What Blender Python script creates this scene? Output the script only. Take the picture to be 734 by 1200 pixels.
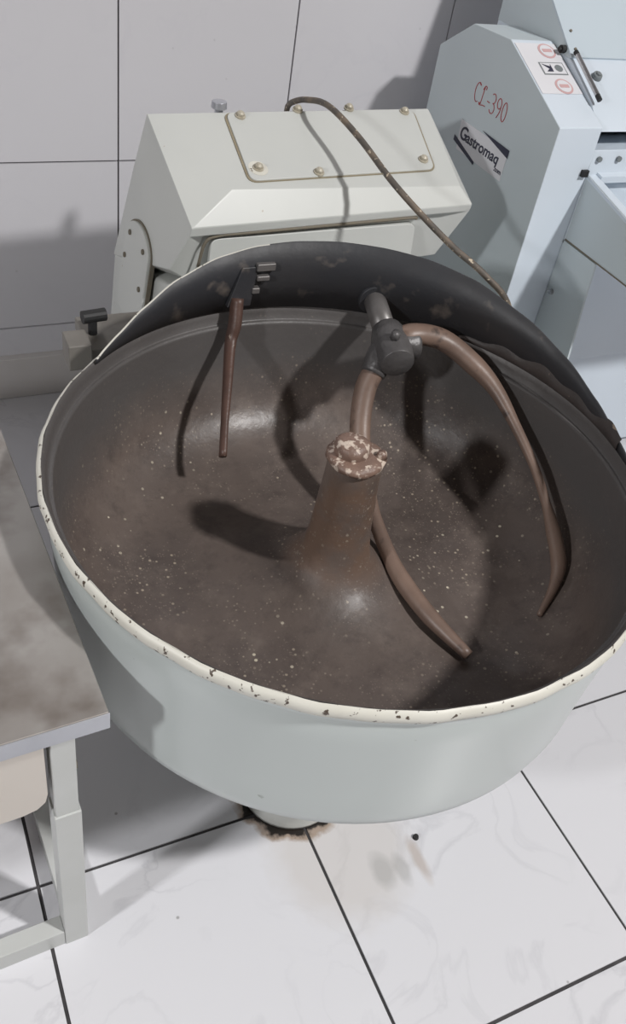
import bpy, bmesh, math, random
from mathutils import Vector, Matrix
random.seed(7)
PI = math.pi
for o in list(bpy.data.objects): bpy.data.objects.remove(o)
SC = bpy.context.scene
COL = SC.collection

# ------------------------------------------------------------------ camera
CAM_YAW, CAM_PITCH, CAM_ROLL, CAM_H = 0.5516, 0.7191, 0.1934, 1.6
def cam_setup():
    cy, sy = math.cos(CAM_YAW), math.sin(CAM_YAW)
    fwd = Vector((sy*math.cos(CAM_PITCH), cy*math.cos(CAM_PITCH), -math.sin(CAM_PITCH)))
    right = Vector((cy, -sy, 0)); up = right.cross(fwd)
    r2 = math.cos(CAM_ROLL)*right + math.sin(CAM_ROLL)*up
    u2 = -math.sin(CAM_ROLL)*right + math.cos(CAM_ROLL)*up
    cd = bpy.data.cameras.new('camera'); co = bpy.data.objects.new('camera', cd); COL.objects.link(co)
    m = Matrix((( r2.x, u2.x, -fwd.x, 0), (r2.y, u2.y, -fwd.y, 0), (r2.z, u2.z, -fwd.z, CAM_H), (0,0,0,1)))
    co.matrix_world = m
    cd.sensor_fit = 'VERTICAL'; cd.sensor_height = 36; cd.sensor_width = 24
    cd.lens = 1040.2*36/1200; cd.clip_start = .02
    SC.camera = co
cam_setup()

# ------------------------------------------------------------------ world, lamps, exposure
w = bpy.data.worlds.new('world'); SC.world = w; w.use_nodes = True
w.node_tree.nodes['Background'].inputs[0].default_value = (.82,.87,.95,1)
w.node_tree.nodes['Background'].inputs[1].default_value = .3
def area(name, loc, target, size, power, color, size_y=None):
    l = bpy.data.lights.new(name, 'AREA'); l.energy = power; l.color = color; l.size = size
    if size_y: l.shape = 'RECTANGLE'; l.size_y = size_y
    o = bpy.data.objects.new(name, l); COL.objects.link(o); o.location = loc
    o.rotation_euler = (Vector(target)-Vector(loc)).to_track_quat('-Z', 'Y').to_euler()
    return o
area('ceiling_lamp', (2.98,-2.37,5.35), (.7,.9,.4), .34, 335, (1,.985,.975), .34)
area('side_lamp', (-1.95,.02,2.0), (.7,.9,.5), .18, 38, (.99,.99,1), .18)
vs = SC.view_settings
vs.view_transform = 'Standard'; vs.look = 'None'; vs.gamma = 1; vs.use_curve_mapping = False
vs.exposure = -0.1

# ------------------------------------------------------------------ materials
def lin(c): return tuple(((v/255)/12.92 if v/255 <= .04045 else ((v/255+.055)/1.055)**2.4) for v in c)
def mat(name, rgb, rough=.5, metal=0, spec=.5, rgb2=None, nscale=4, var=.5, bump=0, bscale=60,
        spots=None, spot_scale=30, spot_thr=.7, coat=0, rough_var=0, spot_width=.03):
    """principled with object-space noise variation; optional wear spots"""
    m = bpy.data.materials.new(name); m.use_nodes = True
    nt = m.node_tree; N = nt.nodes; L = nt.links
    b = N['Principled BSDF']; b.inputs['Roughness'].default_value = rough
    b.inputs['Metallic'].default_value = metal; b.inputs['Specular IOR Level'].default_value = spec
    b.inputs['Coat Weight'].default_value = coat; b.inputs['Coat Roughness'].default_value = .15
    geo = N.new('ShaderNodeNewGeometry')
    n = N.new('ShaderNodeTexNoise'); n.inputs['Scale'].default_value = nscale; n.inputs['Detail'].default_value = 6
    L.new(geo.outputs['Position'], n.inputs['Vector'])
    mx = N.new('ShaderNodeMix'); mx.data_type = 'RGBA'
    c1 = lin(rgb); c2 = lin(rgb2) if rgb2 else tuple(v*.8 for v in c1)
    mx.inputs[6].default_value = (*c1,1); mx.inputs[7].default_value = (*c2,1)
    r = N.new('ShaderNodeMapRange'); r.inputs[1].default_value = .5-.5*(1-var)-.02; r.inputs[2].default_value = .5+.3
    r.inputs[1].default_value = .4
    L.new(n.outputs['Fac'], r.inputs[0]); 
    mu = N.new('ShaderNodeMath'); mu.operation = 'MULTIPLY'; mu.inputs[1].default_value = var
    L.new(r.outputs[0], mu.inputs[0]); L.new(mu.outputs[0], mx.inputs[0])
    out = mx.outputs[2]
    if spots:
        s = N.new('ShaderNodeTexNoise'); s.inputs['Scale'].default_value = spot_scale; s.inputs['Detail'].default_value = 4
        L.new(geo.outputs['Position'], s.inputs['Vector'])
        rr = N.new('ShaderNodeMapRange'); rr.inputs[1].default_value = spot_thr; rr.inputs[2].default_value = spot_thr+spot_width
        L.new(s.outputs['Fac'], rr.inputs[0])
        m2 = N.new('ShaderNodeMix'); m2.data_type = 'RGBA'; m2.inputs[7].default_value = (*lin(spots),1)
        L.new(rr.outputs[0], m2.inputs[0]); L.new(out, m2.inputs[6]); out = m2.outputs[2]
    L.new(out, b.inputs['Base Color'])
    if rough_var:
        r3 = N.new('ShaderNodeMapRange'); r3.inputs[1].default_value=.35; r3.inputs[2].default_value=.65
        r3.inputs[3].default_value = rough-rough_var; r3.inputs[4].default_value = rough+rough_var
        L.new(n.outputs['Fac'], r3.inputs[0]); L.new(r3.outputs[0], b.inputs['Roughness'])
    if bump:
        n2 = N.new('ShaderNodeTexNoise'); n2.inputs['Scale'].default_value = bscale; n2.inputs['Detail'].default_value = 5
        L.new(geo.outputs['Position'], n2.inputs['Vector'])
        bp = N.new('ShaderNodeBump'); bp.inputs['Strength'].default_value = bump; bp.inputs['Distance'].default_value = .004
        L.new(n2.outputs['Fac'], bp.inputs['Height']); L.new(bp.outputs[0], b.inputs['Normal'])
    m['out'] = 0
    return m

def tile_mat(name, base, vein, rough, stains=False):
    m = bpy.data.materials.new(name); m.use_nodes = True
    nt = m.node_tree; N = nt.nodes; L = nt.links; b = N['Principled BSDF']
    b.inputs['Roughness'].default_value = rough; b.inputs['Specular IOR Level'].default_value = .4
    geo = N.new('ShaderNodeNewGeometry'); oi = N.new('ShaderNodeObjectInfo')
    sc = N.new('ShaderNodeVectorMath'); sc.operation = 'SCALE'; sc.inputs[0].default_value = (37,23,11)
    L.new(oi.outputs['Random'], sc.inputs[3])
    ad = N.new('ShaderNodeVectorMath'); L.new(geo.outputs['Position'], ad.inputs[0]); L.new(sc.outputs[0], ad.inputs[1])
    n1 = N.new('ShaderNodeTexNoise'); n1.inputs['Scale'].default_value = 5; n1.inputs['Detail'].default_value = 8
    n1.inputs['Distortion'].default_value = 1.2; L.new(ad.outputs[0], n1.inputs['Vector'])
    # thin veins where the noise crosses .5
    s = N.new('ShaderNodeMath'); s.operation = 'SUBTRACT'; s.inputs[1].default_value = .5; L.new(n1.outputs['Fac'], s.inputs[0])
    a = N.new('ShaderNodeMath'); a.operation = 'ABSOLUTE'; L.new(s.outputs[0], a.inputs[0])
    r = N.new('ShaderNodeMapRange'); r.inputs[1].default_value = 0; r.inputs[2].default_value = .035
    r.inputs[3].default_value = .36; r.inputs[4].default_value = 0; L.new(a.outputs[0], r.inputs[0])
    n3 = N.new('ShaderNodeTexNoise'); n3.inputs['Scale'].default_value = 2.2; L.new(ad.outputs[0], n3.inputs['Vector'])
    r3 = N.new('ShaderNodeMapRange'); r3.inputs[1].default_value = .45; r3.inputs[2].default_value = .7; L.new(n3.outputs['Fac'], r3.inputs[0])
    mm = N.new('ShaderNodeMath'); mm.operation = 'MULTIPLY'; L.new(r.outputs[0], mm.inputs[0]); L.new(r3.outputs[0], mm.inputs[1])
    mx = N.new('ShaderNodeMix'); mx.data_type = 'RGBA'; mx.inputs[6].default_value = (*lin(base),1); mx.inputs[7].default_value = (*lin(vein),1)
    L.new(mm.outputs[0], mx.inputs[0]); out = mx.outputs[2]
    if stains:
        n4 = N.new('ShaderNodeTexNoise'); n4.inputs['Scale'].default_value = 30; n4.inputs['Detail'].default_value = 5
        L.new(geo.outputs['Position'], n4.inputs['Vector'])
        def blot(cx, cy, sx, sy, r0, r1, inner, amt, col, nz):
            nonlocal out
            mp = N.new('ShaderNodeVectorMath'); mp.operation = 'SUBTRACT'; mp.inputs[1].default_value = (cx,cy,0)
            L.new(geo.outputs['Position'], mp.inputs[0])
            ms = N.new('ShaderNodeVectorMath'); ms.operation = 'MULTIPLY'; ms.inputs[1].default_value = (sx,sy,0)
            L.new(mp.outputs[0], ms.inputs[0])
            ln = N.new('ShaderNodeVectorMath'); ln.operation = 'LENGTH'; L.new(ms.outputs[0], ln.inputs[0])
            nn = N.new('ShaderNodeMath'); nn.operation = 'MULTIPLY_ADD'; nn.inputs[1].default_value = nz; L.new(n4.outputs['Fac'], nn.inputs[0])
            L.new(ln.outputs['Value'], nn.inputs[2])
            q = N.new('ShaderNodeMapRange'); q.inputs[1].default_value = r0+nz*.5; q.inputs[2].default_value = r1+nz*.5
            q.inputs[3].default_value = amt; q.inputs[4].default_value = 0; L.new(nn.outputs[0], q.inputs[0])
            m3 = N.new('ShaderNodeMix'); m3.data_type = 'RGBA'; m3.inputs[7].default_value = (*lin(col),1)
            L.new(q.outputs[0], m3.inputs[0]); L.new(out, m3.inputs[6]); out = m3.outputs[2]
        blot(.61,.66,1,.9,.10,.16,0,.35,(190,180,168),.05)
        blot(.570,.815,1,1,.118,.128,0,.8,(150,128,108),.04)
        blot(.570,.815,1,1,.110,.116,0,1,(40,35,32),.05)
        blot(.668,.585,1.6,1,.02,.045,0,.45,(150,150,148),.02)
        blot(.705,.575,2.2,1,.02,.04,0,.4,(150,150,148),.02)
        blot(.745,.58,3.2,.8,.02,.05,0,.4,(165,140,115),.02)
    # small dirt specks
    v = N.new('ShaderNodeTexVoronoi'); v.inputs['Scale'].default_value = 9; L.new(ad.outputs[0], v.inputs['Vector'])
    rv = N.new('ShaderNodeMapRange'); rv.inputs[1].default_value = .018; rv.inputs[2].default_value = .035
    rv.inputs[3].default_value = .55 if stains else .15; rv.inputs[4].default_value = 0; L.new(v.outputs['Distance'], rv.inputs[0])
    m4 = N.new('ShaderNodeMix'); m4.data_type = 'RGBA'; m4.inputs[7].default_value = (*lin((90,84,78)),1)
    L.new(rv.outputs[0], m4.inputs[0]); L.new(out, m4.inputs[6]); out = m4.outputs[2]
    L.new(out, b.inputs['Base Color'])
    return m

def bowl_mat():
    """dark brown greasy inner surface with cream dough flecks and scuffs"""
    m = bpy.data.materials.new('bowl_inner'); m.use_nodes = True
    nt = m.node_tree; N = nt.nodes; L = nt.links; b = N['Principled BSDF']
    geo = N.new('ShaderNodeNewGeometry'); P = geo.outputs['Position']
    def noise(scale, det=5, rgh=.55):
        n = N.new('ShaderNodeTexNoise'); n.inputs['Scale'].default_value = scale; n.inputs['Detail'].default_value = det
        n.inputs['Roughness'].default_value = rgh; L.new(P, n.inputs['Vector']); return n.outputs['Fac']
    def mr(src, a, c, lo=0., hi=1.):
        r = N.new('ShaderNodeMapRange'); r.inputs[1].default_value=a; r.inputs[2].default_value=c
        r.inputs[3].default_value=lo; r.inputs[4].default_value=hi; L.new(src, r.inputs[0]); return r.outputs[0]
    def mul(a, c):
        q = N.new('ShaderNodeMath'); q.operation='MULTIPLY'; L.new(a, q.inputs[0]); L.new(c, q.inputs[1]); return q.outputs[0]
    def mix(f, a, c):
        q = N.new('ShaderNodeMix'); q.data_type='RGBA'; L.new(f, q.inputs[0])
        if isinstance(a, tuple): q.inputs[6].default_value=(*lin(a),1)
        else: L.new(a, q.inputs[6])
        q.inputs[7].default_value=(*lin(c),1); return q.outputs[2]
    o = mix(mr(noise(5), .35, .65), (104,93,87), (88,79,75))
    o = mix(mr(noise(14,8,.7), .5, .7, 0, .7), o, (118,107,100))
    o = mix(mr(noise(26,8,.75), .5, .7, 0, .5), o, (66,58,56))
    sx = N.new('ShaderNodeSeparateXYZ'); L.new(P, sx.inputs[0])
    zz = N.new('ShaderNodeMath'); zz.operation = 'MULTIPLY_ADD'; zz.inputs[1].default_value = .10; L.new(noise(6,6), zz.inputs[0])
    dx = N.new('ShaderNodeVectorMath'); dx.operation='SUBTRACT'; dx.inputs[1].default_value=(.6458,.9513,0); L.new(P, dx.inputs[0])
    dm = N.new('ShaderNodeVectorMath'); dm.operation='MULTIPLY'; dm.inputs[1].default_value=(1,1,0); L.new(dx.outputs[0], dm.inputs[0])
    dl = N.new('ShaderNodeVectorMath'); dl.operation='LENGTH'; L.new(dm.outputs[0], dl.inputs[0])
    zr = mul(sx.outputs[2], mr(dl.outputs['Value'], .3, .35)); L.new(zr, zz.inputs[2])
    o = mix(mr(zz.outputs[0], .575, .67), o, (88,85,84))
    rr_ = mul(mr(dl.outputs['Value'], .055, .10, 1, 0), mr(noise(13,4), .42, .58, .2, .8))
    o = mix(rr_, o, (112,90,76))
    # flecks: voronoi cells gated by patchy noise
    for sc_, th, pat, a0, col in ((60,.20,4,.51,(205,196,176)), (95,.27,5,.48,(166,154,138)), (150,.32,7,.48,(134,123,112)), (230,.36,5,.45,(122,111,103))):
        v = N.new('ShaderNodeTexVoronoi'); v.inputs['Scale'].default_value = sc_; L.new(P, v.inputs['Vector'])
        cs = N.new('ShaderNodeSeparateColor'); L.new(v.outputs['Color'], cs.inputs[0])
        f = mul(mr(v.outputs['Distance'], th*.7, th, 1, 0), mr(cs.outputs[0], .72, .8))
        f = mul(mul(f, mr(noise(pat,3), a0, a0+.12)), mr(zz.outputs[0], .58, .68, 1, .12))
        o = mix(f, o, col)
    L.new(o, b.inputs['Base Color'])
    L.new(mr(noise(9), .35, .65, .36, .55), b.inputs['Roughness'])
    b.inputs['Specular IOR Level'].default_value = .45
    bp = N.new('ShaderNodeBump'); bp.inputs['Strength'].default_value=.35; bp.inputs['Distance'].default_value=.003
    L.new(noise(55), bp.inputs['Height']); L.new(bp.outputs[0], b.inputs['Normal'])
    return m

M = {}
M['floor_tile'] = tile_mat('floor_tile', (218,218,222), (172,172,178), .28, True)
M['wall_tile'] = tile_mat('wall_tile', (203,202,206), (195,194,200), .22)
M['grout'] = mat('grout', (62,60,62), .9, rgb2=(95,92,92), nscale=30)
M['wall_grout'] = mat('wall_grout', (92,88,88), .9, rgb2=(70,66,66), nscale=30)
M['plain_wall'] = mat('plain_wall', (112,106,100), .6)
M['ceiling'] = mat('ceiling_paint', (140,136,130), .8)
M['skirt'] = mat('skirting_tile', (196,192,190), .35, rgb2=(176,170,164))
M['bowl_in'] = bowl_mat()
M['green'] = mat('pale_green_paint', (190,197,195), .3, rgb2=(180,187,186), nscale=3, coat=.25, spots=(150,158,152), spot_scale=22, spot_thr=.72)
M['head'] = mat('mixer_cream_paint', (198,200,196), .42, rgb2=(187,190,187), nscale=5, coat=.1, spots=(150,128,96), spot_scale=38, spot_thr=.735)
M['rim'] = mat('chipped_rim_paint', (216,214,204), .45, rgb2=(198,194,180), nscale=12, spots=(84,72,62), spot_scale=95, spot_thr=.615)
M['guard'] = mat('dark_guard_steel', (50,51,55), .5, rgb2=(62,60,60), nscale=7, var=.7, spots=(112,104,98), spot_scale=16, spot_thr=.62, spot_width=.14, bump=.2, bscale=40)
M['shaft'] = mat('grey_shaft_steel', (116,113,112), .38, metal=.3, rgb2=(84,80,78), nscale=25)
M['iron'] = mat('dark_cast_iron', (94,92,92), .42, metal=.2, rgb2=(56,54,55), nscale=20, bump=.5, bscale=70)
M['arm'] = mat('worn_brown_steel', (128,107,95), .42, rgb2=(98,82,74), nscale=12, var=.9, spots=(72,62,58), spot_scale=25, spot_thr=.62, spot_width=.1, bump=.15, bscale=60)
M['post'] = mat('brown_crusted_steel', (112,94,84), .5, rgb2=(92,80,74), nscale=9, spots=(132,112,98), spot_scale=40, spot_thr=.64, spot_width=.08, bump=.4, bscale=50)
M['crust'] = mat('dried_dough_crust', (128,104,92), .5, rgb2=(90,74,68), nscale=35, spots=(206,190,176), spot_scale=85, spot_thr=.52, spot_width=.08, bump=.8, bscale=50)
M['scraper'] = mat('rusty_brown_bar', (88,66,58), .45, rgb2=(60,48,44), nscale=25, spots=(176,160,146), spot_scale=60, spot_thr=.66, bump=.3)
M['bolt'] = mat('worn_bolt', (186,180,164), .45, metal=.1, rgb2=(140,126,104), nscale=60)
M['gasket'] = mat('dark_gap_line', (112,106,94), .8, rgb2=(120,108,88), nscale=40)
M['rustline'] = mat('stained_edge', (150,140,118), .7, rgb2=(104,92,74), nscale=30)
M['black'] = mat('black_rubber', (34,34,35), .6)
M['steel'] = mat('stainless_steel', (166,162,158), .4, metal=.35, rgb2=(134,126,120), nscale=7, var=.9, spots=(112,102,94), spot_scale=9, spot_thr=.5, spot_width=.25, rough_var=.1)
M['steel_edge'] = mat('bright_steel_edge', (190,192,198), .3, metal=.6, rgb2=(150,152,160), nscale=8)
M['leg'] = mat('grey_white_table_paint', (194,196,194), .4, rgb2=(180,182,178), nscale=10, spots=(130,122,112), spot_scale=45, spot_thr=.72)
M['cream'] = mat('cream_board', (203,196,188), .5, rgb2=(192,184,175), nscale=6, spots=(140,124,110), spot_scale=40, spot_thr=.71)
M['blue'] = mat('pale_blue_enamel', (210,220,230), .3, rgb2=(202,213,222), coat=.3)
M['blue_shaded'] = mat('shaded_blue_enamel', (192,204,212), .35, rgb2=(184,197,206))  # same blue enamel, darkened to paint in weaker light on the hopper sheet
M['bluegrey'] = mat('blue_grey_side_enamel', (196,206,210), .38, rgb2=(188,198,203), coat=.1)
M['dark'] = mat('dark_slot', (58,66,70), .6)
M['roller'] = mat('steel_roller', (70,78,82), .3, metal=.8)
M['chrome'] = mat('chrome_rod', (190,190,192), .2, metal=.9)
M['cable'] = mat('grey_brown_cable', (88,82,76), .6, rgb2=(140,122,102), nscale=30, var=.9, spots=(196,182,160), spot_scale=110, spot_thr=.63, bump=.3)
M['sticker'] = mat('white_sticker', (222,222,226), .4)
M['ink'] = mat('dark_blue_ink', (44,46,66), .5)
M['red'] = mat('red_ink', (178,62,64), .5)
M['pink'] = mat('faded_red_print', (206,168,168), .5)
M['grey_print'] = mat('grey_print', (120,126,128), .5)

# ------------------------------------------------------------------ mesh helpers
def link(name, me, parent=None, smooth=False, origin=(0,0,0)):
    o = bpy.data.objects.new(name, me); COL.objects.link(o)
    if parent is not None:
        o.parent = parent
    if smooth:
        for p in me.polygons: p.use_smooth = True
    return o
def root_of(o):
    while o.parent: o = o.parent
    return o
def obj(name, bm, mats, parent=None, smooth=False, bevel=0, seg=2):
    """bm is in world coordinates; mesh is shifted to its parent's frame"""
    bmesh.ops.recalc_face_normals(bm, faces=bm.faces)
    me = bpy.data.meshes.new(name)
    off = Vector((0,0,0)); p = parent
    while p is not None: off += p.location; p = p.parent
    for v in bm.verts: v.co -= off
    bm.to_mesh(me); bm.free()
    for mm in (mats if isinstance(mats, (list,tuple)) else [mats]): me.materials.append(M[mm])
    o = link(name, me, parent, smooth)
    if bevel:
        b = o.modifiers.new('bevel', 'BEVEL'); b.width = bevel; b.segments = seg; b.limit_method = 'ANGLE'; b.angle_limit = math.radians(25)
        for p_ in me.polygons: p_.use_smooth = True
        w_ = o.modifiers.new('wn', 'WEIGHTED_NORMAL'); w_.keep_sharp = True
    return o
def thing(name, label, cat, loc, group=None):
    o = bpy.data.objects.new(name, None); COL.objects.link(o); o.location = loc
    o.empty_display_size = .1; o['label'] = label; o['category'] = cat
    if group: o['group'] = group
    return o
def tag(o, label, cat, group=None):
    o['label'] = label; o['category'] = cat
    if group: o['group'] = group
    return o
def box(bm, x0,x1,y0,y1,z0,z1, mi=0):
    vs = [bm.verts.new(p) for p in ((x0,y0,z0),(x1,y0,z0),(x1,y1,z0),(x0,y1,z0),(x0,y0,z1),(x1,y0,z1),(x1,y1,z1),(x0,y1,z1))]
    for f in ((0,1,2,3),(4,5,6,7),(0,1,5,4),(1,2,6,5),(2,3,7,6),(3,0,4,7)):
        bm.faces.new([vs[i] for i in f]).material_index = mi
    return vs
def hexa(bm, pts):
    vs = [bm.verts.new(p) for p in pts]
    for f in ((0,1,2,3),(4,5,6,7),(0,1,5,4),(1,2,6,5),(2,3,7,6),(3,0,4,7)): bm.faces.new([vs[i] for i in f])
def prism_x(bm, prof, x0, x1):
    """profile of (y,z) extruded along x"""
    a = [bm.verts.new((x0,y,z)) for y,z in prof]; b = [bm.verts.new((x1,y,z)) for y,z in prof]
    bm.faces.new(a); bm.faces.new(b); n = len(prof)
    for i in range(n): bm.faces.new((a[i],a[(i+1)%n],b[(i+1)%n],b[i]))
def poly_slab(bm, pts, nrm, t, mi=0):
    """outline pts (3d, planar) thickened by t along nrm"""
    n = Vector(nrm).normalized()
    a = [bm.verts.new(p) for p in pts]; b = [bm.verts.new(Vector(p)+n*t) for p in pts]
    bm.faces.new(a).material_index = mi; bm.faces.new(b).material_index = mi; k = len(pts)
    for i in range(k): bm.faces.new((a[i],a[(i+1)%k],b[(i+1)%k],b[i])).material_index = mi
def lathe(bm, prof, c, n=96, a0=0, a1=2*PI, mi=None, wob=None):
    full = abs(a1-a0-2*PI) < 1e-6; rings = []
    cnt = n if full else n+1
    for i in range(cnt):
        a = a0+(a1-a0)*i/n; ring = []
        for j,(r,z) in enumerate(prof):
            rr = r + (wob(a,j) if wob else 0)
            ring.append(bm.verts.new((c[0]+rr*math.cos(a), c[1]+rr*math.sin(a), z)))
        rings.append(ring)
    for i in range(n):
        A, B = rings[i], rings[(i+1)%cnt]
        for j in range(len(prof)-1):
            f = bm.faces.new((A[j],B[j],B[j+1],A[j+1]))
            if mi: f.material_index = mi[j]
    return rings
def catmull(P, sub=8):
    P = [Vector(p) for p in P]; out = []
    Q = [P[0]*2-P[1]] + P + [P[-1]*2-P[-2]]
    for i in range(1, len(Q)-2):
        for s in range(sub):
            t = s/sub; a,b,c,d = Q[i-1],Q[i],Q[i+1],Q[i+2]
            out.append(.5*((2*b)+(c-a)*t+(2*a-5*b+4*c-d)*t*t+(3*b-a-3*c+d)*t**3))
    out.append(P[-1]); return out
def tube(bm, pts, rad, n=14, sub=8, flat=1.0, cap=True):
    """smooth tube through pts; 4th component of each point (or rad) gives the radius"""
    R = [p[3] if len(p) > 3 else rad for p in pts]
    C = catmull([p[:3] for p in pts], sub); RR = []
    for i in range(len(R)-1):
        for s in range(sub): RR.append(R[i]+(R[i+1]-R[i])*s/sub)
    RR.append(R[-1])
    t0 = (C[1]-C[0]).normalized(); up = Vector((0,0,1)) if abs(t0.z) < .9 else Vector((1,0,0))
    u = t0.cross(up).normalized(); rings = []
    for i,c in enumerate(C):
        t = (C[min(i+1,len(C)-1)]-C[max(i-1,0)]).normalized()
        u = (u - t*u.dot(t)).normalized(); v = t.cross(u)
        rings.append([bm.verts.new(c + u*RR[i]*math.cos(2*PI*k/n) + v*RR[i]*flat*math.sin(2*PI*k/n)) for k in range(n)])
    for A,B in zip(rings, rings[1:]):
        for k in range(n): bm.faces.new((A[k],A[(k+1)%n],B[(k+1)%n],B[k]))
    if cap:
        bm.faces.new(rings[0]); bm.faces.new(rings[-1])
def cyl(bm, p0, p1, r, n=20, r1=None, mi=0):
    p0, p1 = Vector(p0), Vector(p1); t = (p1-p0).normalized()
    u = t.cross(Vector((0,0,1)) if abs(t.z) < .9 else Vector((1,0,0))).normalized(); v = t.cross(u)
    r1 = r if r1 is None else r1
    A = [bm.verts.new(p0+(u*math.cos(2*PI*k/n)+v*math.sin(2*PI*k/n))*r) for k in range(n)]
    B = [bm.verts.new(p1+(u*math.cos(2*PI*k/n)+v*math.sin(2*PI*k/n))*r1) for k in range(n)]
    for k in range(n): bm.faces.new((A[k],A[(k+1)%n],B[(k+1)%n],B[k])).material_index = mi
    bm.faces.new(A).material_index = mi; bm.faces.new(B).material_index = mi
def dome_bolt(bm, p, nrm, r, h):
    """hex-ish domed bolt head standing on a surface"""
    n = Vector(nrm).normalized(); p = Vector(p)
    cyl(bm, p-n*.001, p+n*h*.25, r*1.35, 18)
    cyl(bm, p+n*h*.2, p+n*h*.75, r, 6, r*.98)
    cyl(bm, p+n*h*.75, p+n*h, r*.9, 12, r*.45)
def BM(): return bmesh.new()
def struct(o): o['kind'] = 'structure'; return o

# ------------------------------------------------------------------ the room
S = .4962; FX, FY = .561, .7748            # floor joints
WY = 2.279; X0, X1, Y0, YB, ZC = -3.6, 3.9, -3.3, 2.279, 5.8
bm = BM(); box(bm, X0,X1,Y0,YB,-.08,-.003); floor = struct(obj('floor', bm, 'grout'))
def slab_mesh(name, w, d, t, m, gap):
    b = BM(); g = gap/2
    box(b, g,w-g,g,d-g,-t,0)
    me = bpy.data.meshes.new(name); b.to_mesh(me); b.free(); me.materials.append(M[m]); return me
tcache = {}
for i in range(-9, 7):
    for j in range(-9, 4):
        x, y = FX+i*S, FY+j*S
        xa, xb, ya, yb = max(x,X0), min(x+S,X1), max(y,Y0), min(y+S,YB)
        if xb-xa < .03 or yb-ya < .03: continue
        k = (round(xb-xa,3), round(yb-ya,3))
        if k not in tcache:
            b = BM(); box(b, .003,k[0]-.003,.003,k[1]-.003,-.012,0)
            me = bpy.data.meshes.new('tile'); b.to_mesh(me); b.free(); me.materials.append(M['floor_tile']); tcache[k] = me
        o = bpy.data.objects.new('tile', tcache[k]); COL.objects.link(o); o.parent = floor
        o.location = (xa, ya, random.uniform(-.0006,.0006))
bm = BM(); box(bm, X0,X1,WY+.004,WY+.12,-.08,ZC); wall = struct(obj('wall_back', bm, 'wall_grout'))
xs = [-3.6, -3.068,-2.608,-2.148,-1.688,-1.228,-.768,-.308,.152,.612,1.073,1.531,1.991,2.451,2.911,3.371,3.9]
zs = [.0,.218,.682,1.146,1.61,2.074,2.538,3.0]
wc = {}
for xa, xb in zip(xs, xs[1:]):
    for za, zb in zip(zs, zs[1:]):
        k = (round(xb-xa,3), round(zb-za,3))
        if k not in wc:
            b = BM(); box(b, .0022,k[0]-.0022,-.004,.008,.0022,k[1]-.0022)
            me = bpy.data.meshes.new('tile'); b.to_mesh(me); b.free(); me.materials.append(M['wall_tile']); wc[k] = me
        o = bpy.data.objects.new('tile', wc[k]); COL.objects.link(o); o.parent = wall
        o.location = (xa, WY+random.uniform(-.0004,.0004), za)
bs = BM()
for xa, xb in zip(xs, xs[1:]): box(bs, xa+.001, xb-.001, WY-.03, WY-.004, 0.001, .132)
struct(obj('baseboard_back', bs, 'skirt', bevel=.002))
bm = BM(); box(bm, X0,X1,Y0,YB,ZC,ZC+.1); struct(obj('ceiling', bm, 'ceiling'))
bm = BM(); box(bm, X0-.1,X0,Y0,YB,0,ZC); struct(obj('wall_left', bm, 'plain_wall'))
bm = BM(); box(bm, X1,X1+.1,Y0,YB,0,ZC); struct(obj('wall_right', bm, 'plain_wall'))
bm = BM(); box(bm, X0,X1,Y0-.1,Y0,0,ZC); struct(obj('wall_front', bm, 'plain_wall'))

# ------------------------------------------------------------------ dough mixer
CX, CY, RR = .6458, .9513, .496
mixer = thing('dough_mixer', 'large pale green fork dough mixer with a wide dark greasy bowl on the tiled floor', 'mixer', (CX,CY,0))
# bowl: outer shell + rim + inner + cone round the post
prof_out = [(.14,.400),(.40,.402),(.445,.404),(.462,.409),(.4715,.421),(.4755,.442),(.477,.49),(.480,.56),(.485,.64),(.4865,.680),(.4845,.688),(.4875,.694),(.4885,.703)]
prof_rim = [(.4885,.703),(.4945,.706),(.4970,.713),(.4972,.720),(.4940,.7255),(.4900,.7272)]
prof_in = [(.4900,.7272),(.4868,.7250),(.4850,.7215),(.482,.714),(.4815,.700),(.478,.697),(.4745,.699),(.4735,.690),(.473,.65),(.468,.59),(.455,.535),(.430,.495),(.39,.467),(.34,.452),(.28,.446),(.23,.448),(.19,.452),(.155,.459),(.125,.468),(.10,.480),(.080,.496),(.067,.515),(.059,.537),(.0545,.562),(.052,.59),(.0505,.615),(.0495,.64)]
def rimwob(a, j): return .0007*math.sin(23*a)+.0006*math.sin(41*a+1)
bm = BM(); lathe(bm, prof_out, (CX,CY), 128)
bowl = obj('bowl', bm, 'green', mixer, smooth=True)
bm = BM(); lathe(bm, prof_rim, (CX,CY), 160, wob=rimwob)
rim = obj('bowl_rim', bm, 'rim', bowl, smooth=True); rim['label'] = 'chipped cream painted rim'
bm = BM(); lathe(bm, prof_in, (CX,CY), 160)
inn = obj('bowl_lining', bm, 'bowl_in', bowl, smooth=True); inn['label'] = 'dark brown greasy bowl inside with dough flecks'
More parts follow.
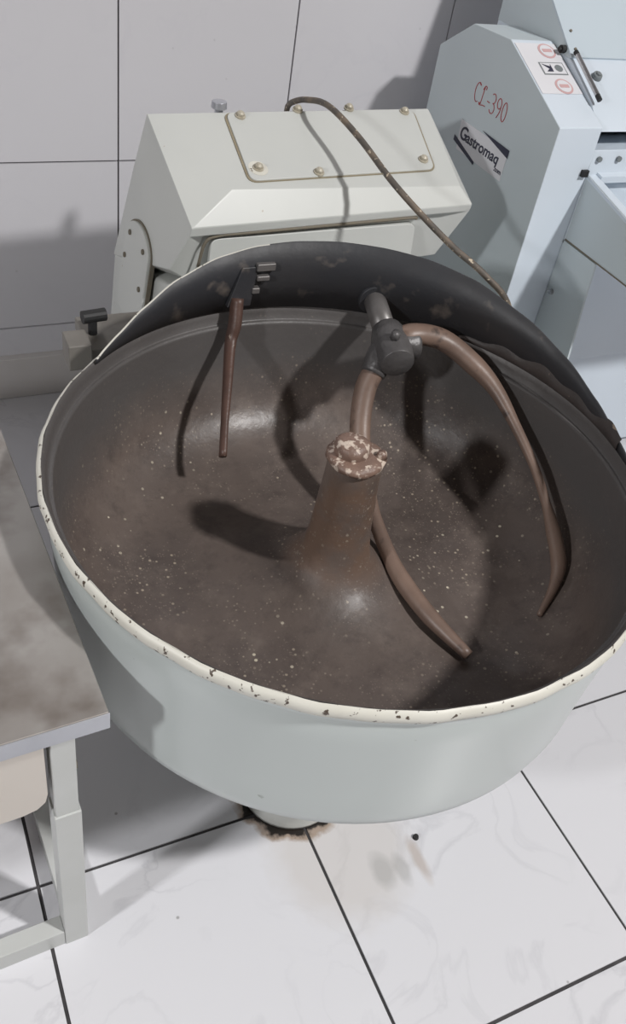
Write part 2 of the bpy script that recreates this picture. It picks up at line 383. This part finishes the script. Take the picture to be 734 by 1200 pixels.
# centre post
bm = BM(); lathe(bm, [(.0495,.639),(.0475,.66),(.0455,.70),(.0455,.722),(.044,.726)], (CX,CY), 40)
post = obj('center_post', bm, 'bowl_in', mixer, smooth=True)
def capwob(a, j): return (.0016*math.sin(3*a+j)+.001*math.sin(7*a+2*j)) if j not in (0,) else 0
bm = BM(); r_ = lathe(bm, [(.0445,.722),(.0485,.7235),(.0495,.729),(.047,.734),(.040,.7365),(.036,.7375)], (CX,CY), 40, wob=capwob)
bm.faces.new([q[-1] for q in r_])
r_ = lathe(bm, [(.0295,.735),(.0305,.745),(.0285,.753),(.023,.758),(.010,.760)], (CX-.007,CY+.006), 32, wob=capwob); bm.faces.new([q[-1] for q in r_])
cyl(bm, (CX+.036,CY-.018,.735), (CX+.036,CY-.018,.746), .010, 12, .007)
cap = obj('post_cap', bm, 'crust', post, smooth=True); cap['label'] = 'post cap crusted with pale dried dough'

# guard: curved dark sheet over the rear half of the bowl
GR = .4800
gz = [(-22,.729),(-16,.734),(-10,.742),(0,.766),(11,.796),(24,.826),(38,.8545),(50,.866),(60,.869),(70,.869),(80,.865),(90,.857),(99,.843),(110,.8145),(119,.780),(126.5,.752),(131,.740),(134,.731)]
def gtop(d):
    for (a,z0),(b,z1) in zip(gz, gz[1:]):
        z0 += .006; z1 += .006
        if a <= d <= b:
            t = (d-a)/(b-a); t = t*t*(3-2*t)*.3+t*.7; return z0+(z1-z0)*t
    return .729
bm = BM(); n = 150; prev = None; T = .0035
for i in range(n+1):
    d = -22+156*i/n; a = math.radians(d); ca, sa = math.cos(a), math.sin(a); zt = gtop(d); zb = .7278
    lean = -.012*(zt-zb)/.14
    ri, ro = GR, GR+T
    cur = [bm.verts.new((CX+r*ca, CY+r*sa, z)) for r,z in ((ri,zb),(ri+lean*.5,(zb+zt)/2),(ri+lean,zt),(ro+lean,zt),(ro+lean*.5,(zb+zt)/2),(ro,zb))]
    if prev:
        for k in range(6):
            f = bm.faces.new((prev[k],cur[k],cur[(k+1)%6],prev[(k+1)%6]))
            f.material_index = 0 if k in (0,1) or (k == 2 and d < 88) else (2 if k == 2 else 1)
    else: bm.faces.new(cur)
    prev = cur
bm.faces.new(prev)
guard = obj('bowl_guard', bm, ['guard','head','rim'], mixer, smooth=False); guard['label'] = 'curved dark steel guard behind the bowl'
for p in guard.data.polygons: p.use_smooth = p.material_index != 2
# crusty seam strip low on the right side of the guard
bm = BM(); pr = None
for i in range(41):
    d = -12+50*i/40; a = math.radians(d); h = .024+.012*math.sin(i*.5)*math.sin(i*.21); r1 = GR-.002
    h *= min(1, (40-i)/8+.15)
    cur = [bm.verts.new((CX+r*math.cos(a), CY+r*math.sin(a), z)) for r,z in ((r1+.002,.729),(r1-.002,.731),(r1-.0035,.731+h*.6),(r1+.001,.731+h))]
    if pr:
        for k in range(3): bm.faces.new((pr[k],cur[k],cur[k+1],pr[k+1]))
    pr = cur
M['residue'] = mat('grey_brown_residue', (76,70,68), .55, rgb2=(56,54,55), nscale=14, spots=(150,134,120), spot_scale=30, spot_thr=.66, bump=.6, bscale=45)
res = obj('residue_strip', bm, 'residue', guard, smooth=True); res['label'] = 'grey brown dried residue along the guard foot'

# head cover (truncated hood) -------------------------------------------------
NRM = Vector((.0194,-.3133,.9495))
TL, TR = Vector((.548,1.82,.9613)), Vector((1.243,1.86,.9603))
CL_, CR_ = Vector((.661,1.61,.8897)), Vector((1.2073,1.6116,.879))
FL, FR = Vector((.564,1.56,.836)), Vector((1.2447,1.60,.8393))
bm = BM(); V = lambda p: bm.verts.new(p)
tl, tr, cl, cr, fl, fr = [V(p) for p in (TL,TR,CL_,CR_,FL,FR)]
bl, br = V((.553,1.93,.805)), V((1.25,1.95,.80))
# lower ring of the hood
fl2, fr2 = V(FL+Vector((-.002,.004,-.02))), V(FR+Vector((0,.004,-.016)))
gl, gr = V((.535,1.60,.73)), V((1.205,1.64,.70))
hl, hr = V((.508,1.93,.60)), V((1.25,1.95,.60))
fm, fm2 = V((.60,1.585,.815)), V((1.17,1.605,.812))
gm, gm2 = V((.575,1.615,.70)), V((1.165,1.635,.70))
bm.faces.new((tl,tr,cr,cl)); bm.faces.new((tl,cl,fl)); bm.faces.new((tr,fr,cr)); bm.faces.new((fl,cl,cr,fr))
bm.faces.new((tl,bl,br,tr))
bm.faces.new((fl,fr,fr2,fl2))
bm.faces.new((fl2,fr2,fm2,fm)); bm.faces.new((fm,fm2,gm2,gm))
bm.faces.new((fl2,fm,gm,gl)); bm.faces.new((fr2,gr,gm2,fm2))
bm.faces.new((tl,fl,fl2,gl,hl,bl)); bm.faces.new((tr,br,hr,gr,fr2,fr))
bm.faces.new((bl,hl,hr,br)); bm.faces.new((gl,gm,gm2,gr,hr,hl))
bmesh.ops.triangulate(bm, faces=[f for f in bm.faces if len(f.verts) > 4])
head = obj('head_cover', bm, 'head', mixer, bevel=.012, seg=3)
# inspection plate with bolts
c4 = [Vector((.7184,1.823,.9588)), Vector((.7074,1.6278,.8946)), Vector((1.1605,1.6587,.8955)), Vector((1.1918,1.8468,.9569))]
def onplane(p): # project on the hood's top plane along z
    return Vector((p.x, p.y, TL.z - (NRM.x*(p.x-TL.x)+NRM.y*(p.y-TL.y))/NRM.z))
def round_poly(P, r, k=5):
    out = []
    for i in range(len(P)):
        a, b, c = P[i-1], P[i], P[(i+1)%len(P)]
        u = (a-b).normalized(); v = (c-b).normalized()
        for s in range(k+1):
            t = s/k; q0 = b+u*r; q1 = b+v*r
            out.append((1-t)**2*q0+2*t*(1-t)*b+t*t*q1)
    return out
P4 = [onplane(p) for p in c4]
bm = BM(); cen = sum(P4, Vector())/4
poly_slab(bm, round_poly([cen+(p-cen)*1.013+(p-cen).normalized()*.002 for p in P4], .022), NRM, .0022)
obj('plate_gasket', bm, 'rustline', head)
bm = BM(); poly_slab(bm, round_poly(P4, .02), NRM, .0055)
plate = obj('inspection_plate', bm, 'head', head, bevel=.0015)
bp = [(.734,1.6605),(.7471,1.8111),(.8895,1.8339),(1.0209,1.8437),(1.1641,1.8374),(1.1417,1.6849),(.8667,1.6478)]
for i,(px,py) in enumerate(bp):
    q = onplane(Vector((px,py,0)))+NRM*.0055
    bm = BM(); dome_bolt(bm, q, NRM, .0085, .012)
    o = obj('bolt', bm, 'bolt', head, smooth=False)
    if i == 0:
        bm = BM(); cyl(bm, q-NRM*.001, q+NRM*.0008, .021, 24); o2 = obj('washer', bm, 'rim', head); o2['label'] = 'worn cream spot round the front left bolt'
bm = BM(); cyl(bm, (.712,1.845,.94), (.712,1.845,.968), .009, 16); cyl(bm, (.712,1.845,.964), (.712,1.845,.978), .017, 20, .016)
obj('breather_cap', bm, 'steel_edge', head, smooth=False, bevel=.001)
# column behind / below the bowl
bm = BM()
hexa(bm, [(.465,1.60,.0),(1.20,1.62,.0),(1.23,2.06,.0),(.465,1.92,.0),(.545,1.625,.68),(1.17,1.645,.68),(1.22,1.93,.68),(.508,1.93,.61)])
column = obj('column', bm, 'head', mixer, bevel=.01)
# lower lip line and front plate
bm = BM(); tube(bm, [(.592,1.588,.74),(.60,1.578,.795),(.625,1.574,.811),(.70,1.575,.814),(.90,1.585,.816),(1.08,1.594,.818),(1.10,1.596,.815)], .0035, 8, 4)
obj('seam_strip', bm, 'gasket', column, smooth=True)
bm = BM(); poly_slab(bm, round_poly([Vector((.612,1.60,.62)),Vector((.612,1.588,.803)),Vector((1.10,1.605,.805)),Vector((1.12,1.612,.62))], .02), (-.03,-1,0), .012)
obj('front_plate', bm, 'head', column, bevel=.002)
# round-topped side cover on the left face
nl = Vector((-.985,-.07,.15)).normalized()
def sp(u, v): # u along y, v up the slanted left face
    z = .712+v; y = 1.77+u
    # left face passes through TL (.548,1.82,.961), fl, hl
    t = (.955-z)/(.955-.60)
    x = .550-.040*t + (1.82-y)*(.055)
    return Vector((x,y,z))
out = []
for k in range(24):
    a = PI*k/23; out.append(sp(.075*math.cos(a), -.02+.055*math.sin(a)))
out += [sp(-.075,-.19), sp(.075,-.19)]
bm = BM(); poly_slab(bm, [p-nl*.006 for p in out], nl, .016); sc_ = obj('side_cover', bm, 'head', head, bevel=.003)
cen = sum(out, Vector())/len(out)
bm = BM(); poly_slab(bm, [p+(p-cen).normalized()*.0045-nl*.006 for p in out], nl, .009); obj('cover_gap', bm, 'gasket', head)
for u,v in ((.04,.0),(-.045,-.005),(-.05,-.09),(.055,-.06)):
    bm = BM(); q = sp(u,v)+nl*.010; cyl(bm, q-nl*.002, q+nl*.003, .006, 10); obj('bolt', bm, 'gasket', head)
# small hinge block and bolt at the left of the guard
bm = BM(); box(bm, .30,.345,1.47,1.53,.60,.655); box(bm, .345,.535,1.49,1.62,.60,.63)
br_ = obj('guard_bracket', bm, 'iron', mixer, bevel=.003); M['bracket'] = mat('grey_worn_bracket', (120,116,110), .5, rgb2=(84,80,76), nscale=20)
br_.data.materials[0] = M['bracket']
bm = BM(); cyl(bm, (.365,1.55,.63),(.365,1.55,.66), .009, 10); cyl(bm, (.345,1.55,.668),(.392,1.556,.668), .013, 14); obj('clamp_bolt', bm, 'black', br_)
# base under the bowl
bm = BM(); lathe(bm, [(.0,.16),(.15,.16),(.16,.175),(.14,.25),(.13,.38),(.16,.399),(0.0,.399)], (CX,CY), 48)
obj('bowl_bearing', bm, 'green', mixer, smooth=True)
bm = BM(); hexa(bm, [(.50,.78,.08),(.80,.78,.08),(1.05,1.64,.08),(.55,1.64,.08),(.52,.80,.165),(.78,.80,.165),(1.03,1.64,.165),(.57,1.64,.165)])
obj('base_frame', bm, 'green', mixer, bevel=.01)
for (fx,fy) in ((.570,.815),(.86,.90)):
    bm = BM(); r_ = lathe(bm, [(.100,.0005),(.101,.01),(.096,.022),(.090,.055),(.085,.085)], (fx,fy), 40); bm.faces.new([q[0] for q in r_]); bm.faces.new([q[-1] for q in r_])
    obj('foot', bm, 'head', mixer, smooth=True)

# shaft, clamp and the two fork arms ------------------------------------------
HUB = Vector((.8875,1.362,.757)); FIT = Vector((.858,1.232,.735))
ax = (HUB-FIT).normalized()
bm = BM(); cyl(bm, HUB+ax*.02, HUB+ax*.004, .036, 28, .033)
obj('shaft_collar', bm, 'guard', mixer, smooth=False, bevel=.002)
bm = BM(); cyl(bm, HUB+ax*.05, HUB-ax*.09, .0225, 24)
obj('shaft', bm, 'shaft', mixer, smooth=True)
# cast T clamp: body along the shaft plus a sleeve on each side
F0 = Vector((.862,1.235,.737))
bm = BM()
tube(bm, [(*(F0+ax*.045),.030),(*(F0+ax*.02),.037),(*(F0-ax*.01),.037),(*(F0-ax*.045),.033),(*(F0-ax*.05),.030)], .03, 20, 5)
side = Vector((.94,-.1,.05)).normalized()
tube(bm, [(*(F0+side*.010),.030),(*(F0+side*.045),.031),(*(F0+side*.052),.027)], .03, 18, 4)
tube(bm, [(.860,1.241,.739,.028),(.846,1.236,.722,.0285),(.832,1.226,.704,.0275),(.821,1.217,.690,.0235)], .03, 18, 4)
cyl(bm, F0+Vector((-.012,-.02,.028)), F0+Vector((-.013,-.024,.046)), .009, 6)
obj('fork_clamp', bm, 'iron', mixer, smooth=True)
bm = BM()
tube(bm, [(.855,1.240,.735,.0215),(.828,1.222,.700,.0215),(.8055,1.207,.665,.0215),(.784,1.165,.61,.0205),(.771,1.106,.555,.020),(.757,1.02,.52,.0135),(.750,.932,.495,.0145),(.752,.87,.482,.0165),(.765,.79,.472,.0155),(.793,.702,.461,.010)], .02, 18, 8, flat=.85)
a1 = obj('fork_arm', bm, 'arm', mixer, smooth=True); a1['label'] = 'worn brown steel fork arm dipping behind the post'
bm = BM()
tube(bm, [(.870,1.237,.745,.022),(.905,1.236,.758,.023),(.973,1.226,.742,.0245),(1.022,1.172,.712,.0235),(1.048,1.120,.685,.0175),(1.060,1.055,.650,.0125),(1.064,.972,.610,.0105),(1.056,.90,.575,.0105),(1.048,.85,.548,.0165),(1.034,.80,.520,.0165),(1.008,.768,.495,.010),(.962,.735,.472,.005)], .02, 18, 8, flat=.85)
a2 = obj('fork_arm', bm, 'arm', mixer, smooth=True); a2['label'] = 'worn brown fork arm curving along the right bowl wall'

# scraper bar on the left of the guard
bm = BM()
hexa(bm, [(.592,1.415,.742),(.640,1.415,.742),(.640,1.436,.742),(.592,1.436,.742),(.618,1.418,.822),(.650,1.418,.822),(.650,1.434,.822),(.618,1.434,.822)])
sb = obj('scraper_bracket', bm, 'guard', mixer, bevel=.002)
for bx_ in ((.646,.684,.814,.829),(.648,.674,.794,.804),(.640,.656,.768,.780)):
    bm = BM(); box(bm, bx_[0],bx_[1],1.413,1.430,bx_[2],bx_[3]); obj('bracket_tab', bm, 'shaft', sb, bevel=.002)
bm = BM()
pts = [(.612,1.418,.760),(.605,1.400,.715),(.593,1.385,.68),(.565,1.315,.635),(.540,1.252,.595),(.520,1.199,.56)]
tube(bm, [(*p, r) for p, r in zip(pts, (.018,.018,.0155,.013,.0105,.0105))], .01, 10, 6, flat=.7)
sc2 = obj('scraper_bar', bm, 'scraper', mixer, smooth=True); sc2['label'] = 'rusty brown scraper bar hanging into the bowl'

# ------------------------------------------------------------------ power cable
bm = BM()
tube(bm, [(1.02,2.22,.45),(.97,2.10,.70),(.935,1.985,.90),(.9219,1.95,.9334),(.9117,1.9,.9598),(.9132,1.84,.9839),(.9202,1.75,1.0023),(.9417,1.64,.9793),(.9566,1.5,.9428),(1.003,1.42,.8973),(1.0485,1.36,.8603),(1.0948,1.31,.829),(1.15,1.27,.77),(1.20,1.27,.62),(1.23,1.35,.45),(1.26,1.5,.3)], .0065, 12, 8)
tag(obj('power_cable', bm, 'cable', smooth=True), 'grey brown power cable arching over the mixer head cover', 'cable')

# ------------------------------------------------------------------ work table
tx = Vector((.166,.66,0))
tbl = thing('work_table', 'low work table with a stained stainless steel top and grey painted legs', 'table', (-.35,1.1,0))
def R(px, py): # table is turned very slightly
    a = math.radians(2.4); return (tx.x+px*math.cos(a)-py*math.sin(a)*1.0, tx.y+px*math.sin(a)+py*math.cos(a))
def tb(bm, x0,x1,y0,y1,z0,z1):
    q = [R(x0,y0),R(x1,y0),R(x1,y1),R(x0,y1)]
    hexa(bm, [(*p,z0) for p in q]+[(*p,z1) for p in q])
W_, D_ = 1.05, .92
bm = BM(); tb(bm, -W_,0,0,D_,.604,.635)
top = obj('table_top', bm, ['steel'], tbl, bevel=.002)
bm = BM(); tb(bm, -W_,0.0008,-.0012,.0012,.602,.6335); obj('front_lip', bm, 'steel_edge', top, bevel=.0008)
LW = .032
for i,(lx,ly) in enumerate(((-.075,.006),(-W_+.04,.006),(-.075,D_-.05),(-W_+.04,D_-.05))):
    bm = BM(); tb(bm, lx,lx+LW,ly,ly+LW,.30,.604)
    lg = obj('leg', bm, 'leg', tbl, bevel=.0015)
    bm = BM(); tb(bm, lx-.003,lx+LW+.003,ly-.003,ly+LW+.003,0.0,.415)
    obj('leg_sleeve', bm, 'leg', lg, bevel=.0015)
for (a,b,c,d) in ((-W_+.07,-.078,.005,.036),(-W_+.07,-.078,D_-.05,D_-.018)):
    bm = BM(); tb(bm, a,b,c,d,0.0,.045); obj('lower_rail', bm, 'leg', tbl, bevel=.0015)
for a in (-.072,-W_+.043):
    bm = BM(); tb(bm, a,a+.028,.038,D_-.05,0.0,.04); obj('lower_rail', bm, 'leg', tbl, bevel=.0015)
# cream drawer hanging under the top
pr = [(-.60,.604),(-.082,.604),(-.082,.47),(-.086,.452),(-.098,.440),(-.118,.435),(-.60,.435)]
bm = BM(); A = [bm.verts.new((*R(x,.012),z)) for x,z in pr]; B = [bm.verts.new((*R(x,.40),z)) for x,z in pr]
bm.faces.new(A); bm.faces.new(B)
for i in range(len(pr)): bm.faces.new((A[i],A[(i+1)%len(pr)],B[(i+1)%len(pr)],B[i]))
dr = obj('drawer', bm, 'cream', tbl, bevel=.002); dr['label'] = 'cream drawer with rounded lower corner'
bm = BM(); tb(bm, -.0445,-.041,.01,.03,.515,.53); obj('latch', bm, 'gasket', tbl)

# ------------------------------------------------------------------ dough sheeter
HX = 1.43
sheet = thing('dough_sheeter', 'pale blue white dough sheeter with lettered side housing beside the mixer', 'sheeter', (1.8,1.85,0))
prof = [(2.15,0),(2.15,1.023),(2.02,1.107),(1.862,1.116),(1.605,1.007),(1.605,0)]
bm = BM(); prism_x(bm, prof, HX, HX+.125)
hs = obj('side_housing', bm, ['blue','bluegrey'], sheet, bevel=.003)
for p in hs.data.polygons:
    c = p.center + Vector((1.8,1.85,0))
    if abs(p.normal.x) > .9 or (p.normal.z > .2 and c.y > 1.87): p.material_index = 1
# handwritten CL-390 : strokes on the left face
def strokes(name, S_, y0, z0, sc, slope, r, m, par, x=HX):
    b = BM()
    for st in S_:
        pts = [(x-.0004, y0-u*sc, z0+(v+u*slope)*sc) for u,v in st]
        if len(pts) == 2: pts = [pts[0], tuple((a+c)/2 for a,c in zip(*pts)), pts[1]]
        tube(b, pts, r, 6, 4)
    return obj(name, b, m, par, smooth=True)
def arc(cx, cy, rx, ry, a0, a1, n=8): return [(cx+rx*math.cos(math.radians(a0+(a1-a0)*i/n)), cy+ry*math.sin(math.radians(a0+(a1-a0)*i/n))) for i in range(n+1)]
CS = [arc(.30,.5,.28,.5,55,300), [(.30,.98),(.42,.9)], [(.85,1.0),(.80,.5),(.74,.06),(.62,.10),(.66,-.02),(.95,.06),(1.22,.10)], [(.74,.80),(.86,1.02),(1.02,1.0),(.98,.86)], [(1.32,.42),(1.58,.42)],
      arc(1.86,.75,.2,.24,140,-90,8), arc(1.86,.25,.23,.26,90,-150,8),
      arc(2.46,.72,.19,.26,0,360,12), [(2.65,.72),(2.62,.35),(2.45,.0)],
      arc(3.02,.5,.2,.48,0,360,14)]
t1 = strokes('lettering', CS, 1.949, .952, .045, -.05, .0011, 'red', hs); t1['label'] = 'thin red CL-390 lettering'
# sticker with the brand word
def st_pt(y, z, d=0): return Vector((HX-d, y, z))
bm = BM(); poly_slab(bm, [st_pt(1.975,.895),st_pt(1.755,.897),st_pt(1.757,.822),st_pt(1.968,.822)], (-1,0,0), .0012)
stk = obj('brand_sticker', bm, 'sticker', hs); stk['label'] = 'white sticker with dark blue brand lettering'
bm = BM(); poly_slab(bm, [st_pt(1.988,.851,.0012),st_pt(1.880,.822,.0012),st_pt(1.880,.814,.0012),st_pt(1.988,.838,.0012)], (-1,0,0), .0008)
poly_slab(bm, [st_pt(1.875,.902,.0012),st_pt(1.752,.899,.0012),st_pt(1.752,.880,.0012)], (-1,0,0), .0008); obj('swoosh', bm, 'ink', stk)
def text(body, size, y, z, m, par, x, rotextra=0, shear=0, name='lettering', sx=1.0, face='X', off=.002, bold=0):
    cu = bpy.data.curves.new('t', 'FONT'); cu.body = body; cu.size = size; cu.extrude = .0003; cu.offset = bold; cu.shear = shear
    to = bpy.data.objects.new('t', cu); COL.objects.link(to)
    dg = bpy.context.evaluated_depsgraph_get(); me = bpy.data.meshes.new_from_object(to.evaluated_get(dg))
    bpy.data.objects.remove(to); me.materials.clear(); me.materials.append(M[m])
    rm = Matrix(((0,0,-1),(-1,0,0),(0,1,0))).to_4x4()   # x->-Y, y->Z, z->-X
    me.transform(Matrix.Translation((x,y,z)) @ rm @ Matrix.Rotation(rotextra,4,'Z') @ Matrix.Diagonal((sx,1,1,1)))
    off_ = Vector((0,0,0)); p = par
    while p is not None: off_ += p.location; p = p.parent
    me.transform(Matrix.Translation(-off_))
    o = bpy.data.objects.new(name, me); COL.objects.link(o); o.parent = par; return o
text('G', .046, 1.968, .852, 'ink', stk, HX-.0016, shear=.15, bold=.0008)
text('astromaq', .037, 1.936, .852, 'ink', stk, HX-.0016, shear=.15, bold=.0007, sx=1.08)
text('.com', .016, 1.792, .836, 'ink', stk, HX-.0016, bold=.0004)
# panel stickers: sloping front panel from (1.862,1.116) to (1.605,1.007)
pa = Vector((0,1.862,1.116)); pb = Vector((0,1.605,1.007)); pd = (pb-pa).normalized(); pn = Vector((0,pd.z,-pd.y)); pn = pn if pn.z > 0 else -pn
def pp(xx, t, d=.0005): return Vector((xx,0,0)) + pa + pd*t + pn*d
bm = BM(); poly_slab(bm, [pp(HX+.004,.012),pp(HX+.121,.012),pp(HX+.121,.175),pp(HX+.004,.175)], pn, .0008)
pl = obj('panel_sticker', bm, 'sticker', hs)
def disc(cxx, t, r, m, nm, ry=None, d=.0014):
    b = BM(); poly_slab(b, [pp(cxx+r*math.cos(2*PI*k/28), t+(ry or r)*math.sin(2*PI*k/28), d) for k in range(28)], pn, .0006); return obj(nm, b, m, pl)
for cxx, t, m1 in ((1.515,.037,'pink'),(1.507,.152,'pink')):
    disc(cxx, t, .024, m1, 'round_seal'); disc(cxx, t, .019, 'sticker', 'round_seal', d=.0022)
    bm = BM(); poly_slab(bm, [pp(cxx-.013,t-.005,.003),pp(cxx+.013,t-.005,.003),pp(cxx+.013,t+.005,.003),pp(cxx-.013,t+.005,.003)], pn, .0005); obj('seal_print', bm, m1, pl)
def rect(x0,x1,t0,t1,m,nm,d): 
    b = BM(); poly_slab(b, [pp(x0,t0,d),pp(x1,t0,d),pp(x1,t1,d),pp(x0,t1,d)], pn, .0005); return obj(nm, b, m, pl)
rect(1.470,1.540,.075,.115,'grey_print','warning_label',.0014); rect(1.473,1.537,.078,.112,'sticker','warning_label',.002)
b = BM(); poly_slab(b, [pp(1.476,.082,.003),pp(1.497,.090,.003),pp(1.500,.082,.003),pp(1.500,.106,.003),pp(1.482,.106,.003),pp(1.492,.097,.003)], pn, .0005); obj('warning_print', b, 'ink', pl)
b = BM(); poly_slab(b, [pp(1.520+.011*math.cos(k*PI/6),.095+.011*math.sin(k*PI/6),.003) for k in range(12)], pn, .0005); obj('warning_print', b, 'grey_print', pl)
# main body to the right of the housing
BX0, BX1 = HX+.126, 2.30
bm = BM(); prism_x(bm, [(2.10,.36),(2.10,1.10),(1.785,1.100),(1.668,1.040),(1.618,.992),(1.76,.990),(1.76,.950),(1.612,.953),(1.605,.90),(1.605,.36)], BX0, BX1)
body = obj('body', bm, 'blue', sheet, bevel=.002)
bm = BM(); prism_x(bm, [(2.10,.02),(2.10,.36),(1.62,.36),(1.60,.02)], BX0, BX1); obj('lower_panel', bm, 'blue', body, bevel=.002)
bm = BM(); cyl(bm, (BX0,1.715,.970),(BX1,1.715,.970), .017, 20); obj('roller', bm, 'roller', sheet, smooth=False)
# hopper: side cheek and sloping sheet
bm = BM(); prism_x(bm, [(1.787,1.100),(2.10,1.10),(2.10,1.325)], BX0, BX0+.004); obj('hopper_cheek', bm, 'bluegrey', sheet)
bm = BM(); prism_x(bm, [(1.783,1.104),(2.10,1.330),(2.103,1.326),(1.786,1.100)], BX0, BX1); hp = obj('hopper_sheet', bm, 'blue_shaded', sheet)
for yy,dx in ((1.84,.022),(1.80,.018)):
    q = Vector((BX0+dx, yy, 1.104+(yy-1.783)*.713)); nn = Vector((0,-.58,.81)); bm = BM(); cyl(bm, q, q+nn*.003, .0035, 10); obj('rivet', bm, 'gasket', hp)
q = Vector((BX0-.002,1.815,1.112)); bm = BM(); cyl(bm, q+Vector((.004,0,0)), q-Vector((.010,0,0)), .009, 12); cyl(bm, q-Vector((.010,0,0)), q-Vector((.016,0,0)), .005, 8); obj('hinge_bolt', bm, 'black', sheet)
# rod at the edge of the housing, round lock on the deck
bm = BM(); cyl(bm, (BX0+.006,1.772,1.112),(BX0+.006,1.665,1.058), .006, 12); rd = obj('hinge_rod', bm, 'chrome', sheet)
bm = BM(); cyl(bm, (BX0+.006,1.665,1.058),(BX0+.006,1.652,1.051), .006, 12); obj('rod_end', bm, 'black', rd)
bm = BM(); cyl(bm, (BX0+.006,1.782,1.116),(BX0+.006,1.772,1.112), .006, 12); obj('rod_end', bm, 'black', rd)
nd = Vector((0,-.456,.89)); q = Vector((1.606,1.735,1.076)); bm = BM(); cyl(bm, q, q+nd*.008, .013, 20, .011); cyl(bm, q+nd*.008, q+nd*.012, .006, 6); obj('round_lock', bm, 'grey_print', sheet)
for i in range(8):
    q = Vector((1.578+i*.060,1.608,.934)); bm = BM(); cyl(bm, q, q+Vector((0,-.006,0)), .0065, 12); obj('bolt', bm, 'grey_print', body)
# feed tray
bm = BM(); prism_x(bm, [(1.634,.903),(1.30,.836),(1.285,.736),(1.604,.736)], BX0+.002, BX0+.006); tr = obj('feed_tray', bm, 'bluegrey', sheet)
bm = BM(); prism_x(bm, [(1.634,.903),(1.30,.836),(1.30,.828),(1.634,.895)], BX0+.001, BX0+.030); obj('tray_edge', bm, 'blue', tr)
bm = BM(); prism_x(bm, [(1.605,.903),(1.585,.900),(1.585,.885),(1.605,.885)], BX0+.03, BX1); obj('tray_edge', bm, 'blue', tr)
bm = BM(); prism_x(bm, [(1.604,.742),(1.30,.742),(1.30,.736),(1.604,.736)], BX0+.006, BX1); prism_x(bm, [(1.30,.836),(1.288,.836),(1.284,.736),(1.296,.736)], BX0+.006, BX1); obj('tray_floor', bm, 'blue', tr)
bm = BM(); box(bm, 1.534,1.552,1.596,1.6048,.896,.911); obj('tray_hook', bm, 'black', tr)
bm = BM(); prism_x(bm, [(1.604,.738),(1.283,.738),(1.283,.7345),(1.604,.7345)], BX0+.001, BX0+.0055); obj('seam_strip', bm, 'gasket', tr)
bm = BM(); tube(bm, [(HX+.125,1.608,.735),(BX0+.003,1.600,.72),(BX0+.002,1.575,.69),(BX0+.0025,1.585,.665)], .002, 8, 6); obj('wire', bm, 'grey_print', tr, smooth=True)
bm = BM(); prism_x(bm, [(1.605,.733),(1.477,.733),(1.470,.645),(1.455,.52),(1.43,.30),(1.43,.02),(1.605,.02)], BX0, BX0+.006); ck = obj('lower_cheek', bm, 'bluegrey', sheet)
q = Vector((BX0,1.585,.602)); bm = BM(); cyl(bm, q, q-Vector((.008,0,0)), .008, 12, .006); obj('bolt', bm, 'chrome', ck)
for (xx,yy) in ((1.50,1.70),(1.50,2.08),(2.22,1.66),(2.22,2.05)):
    pass

# rusty bolt stub in the floor
bm = BM(); cyl(bm, (.761,.622,0),(.761,.622,.007), .0065, 12, .005)
tag(obj('anchor_bolt', bm, 'black', smooth=False), 'small black bolt stub in the floor tile before the mixer', 'bolt')
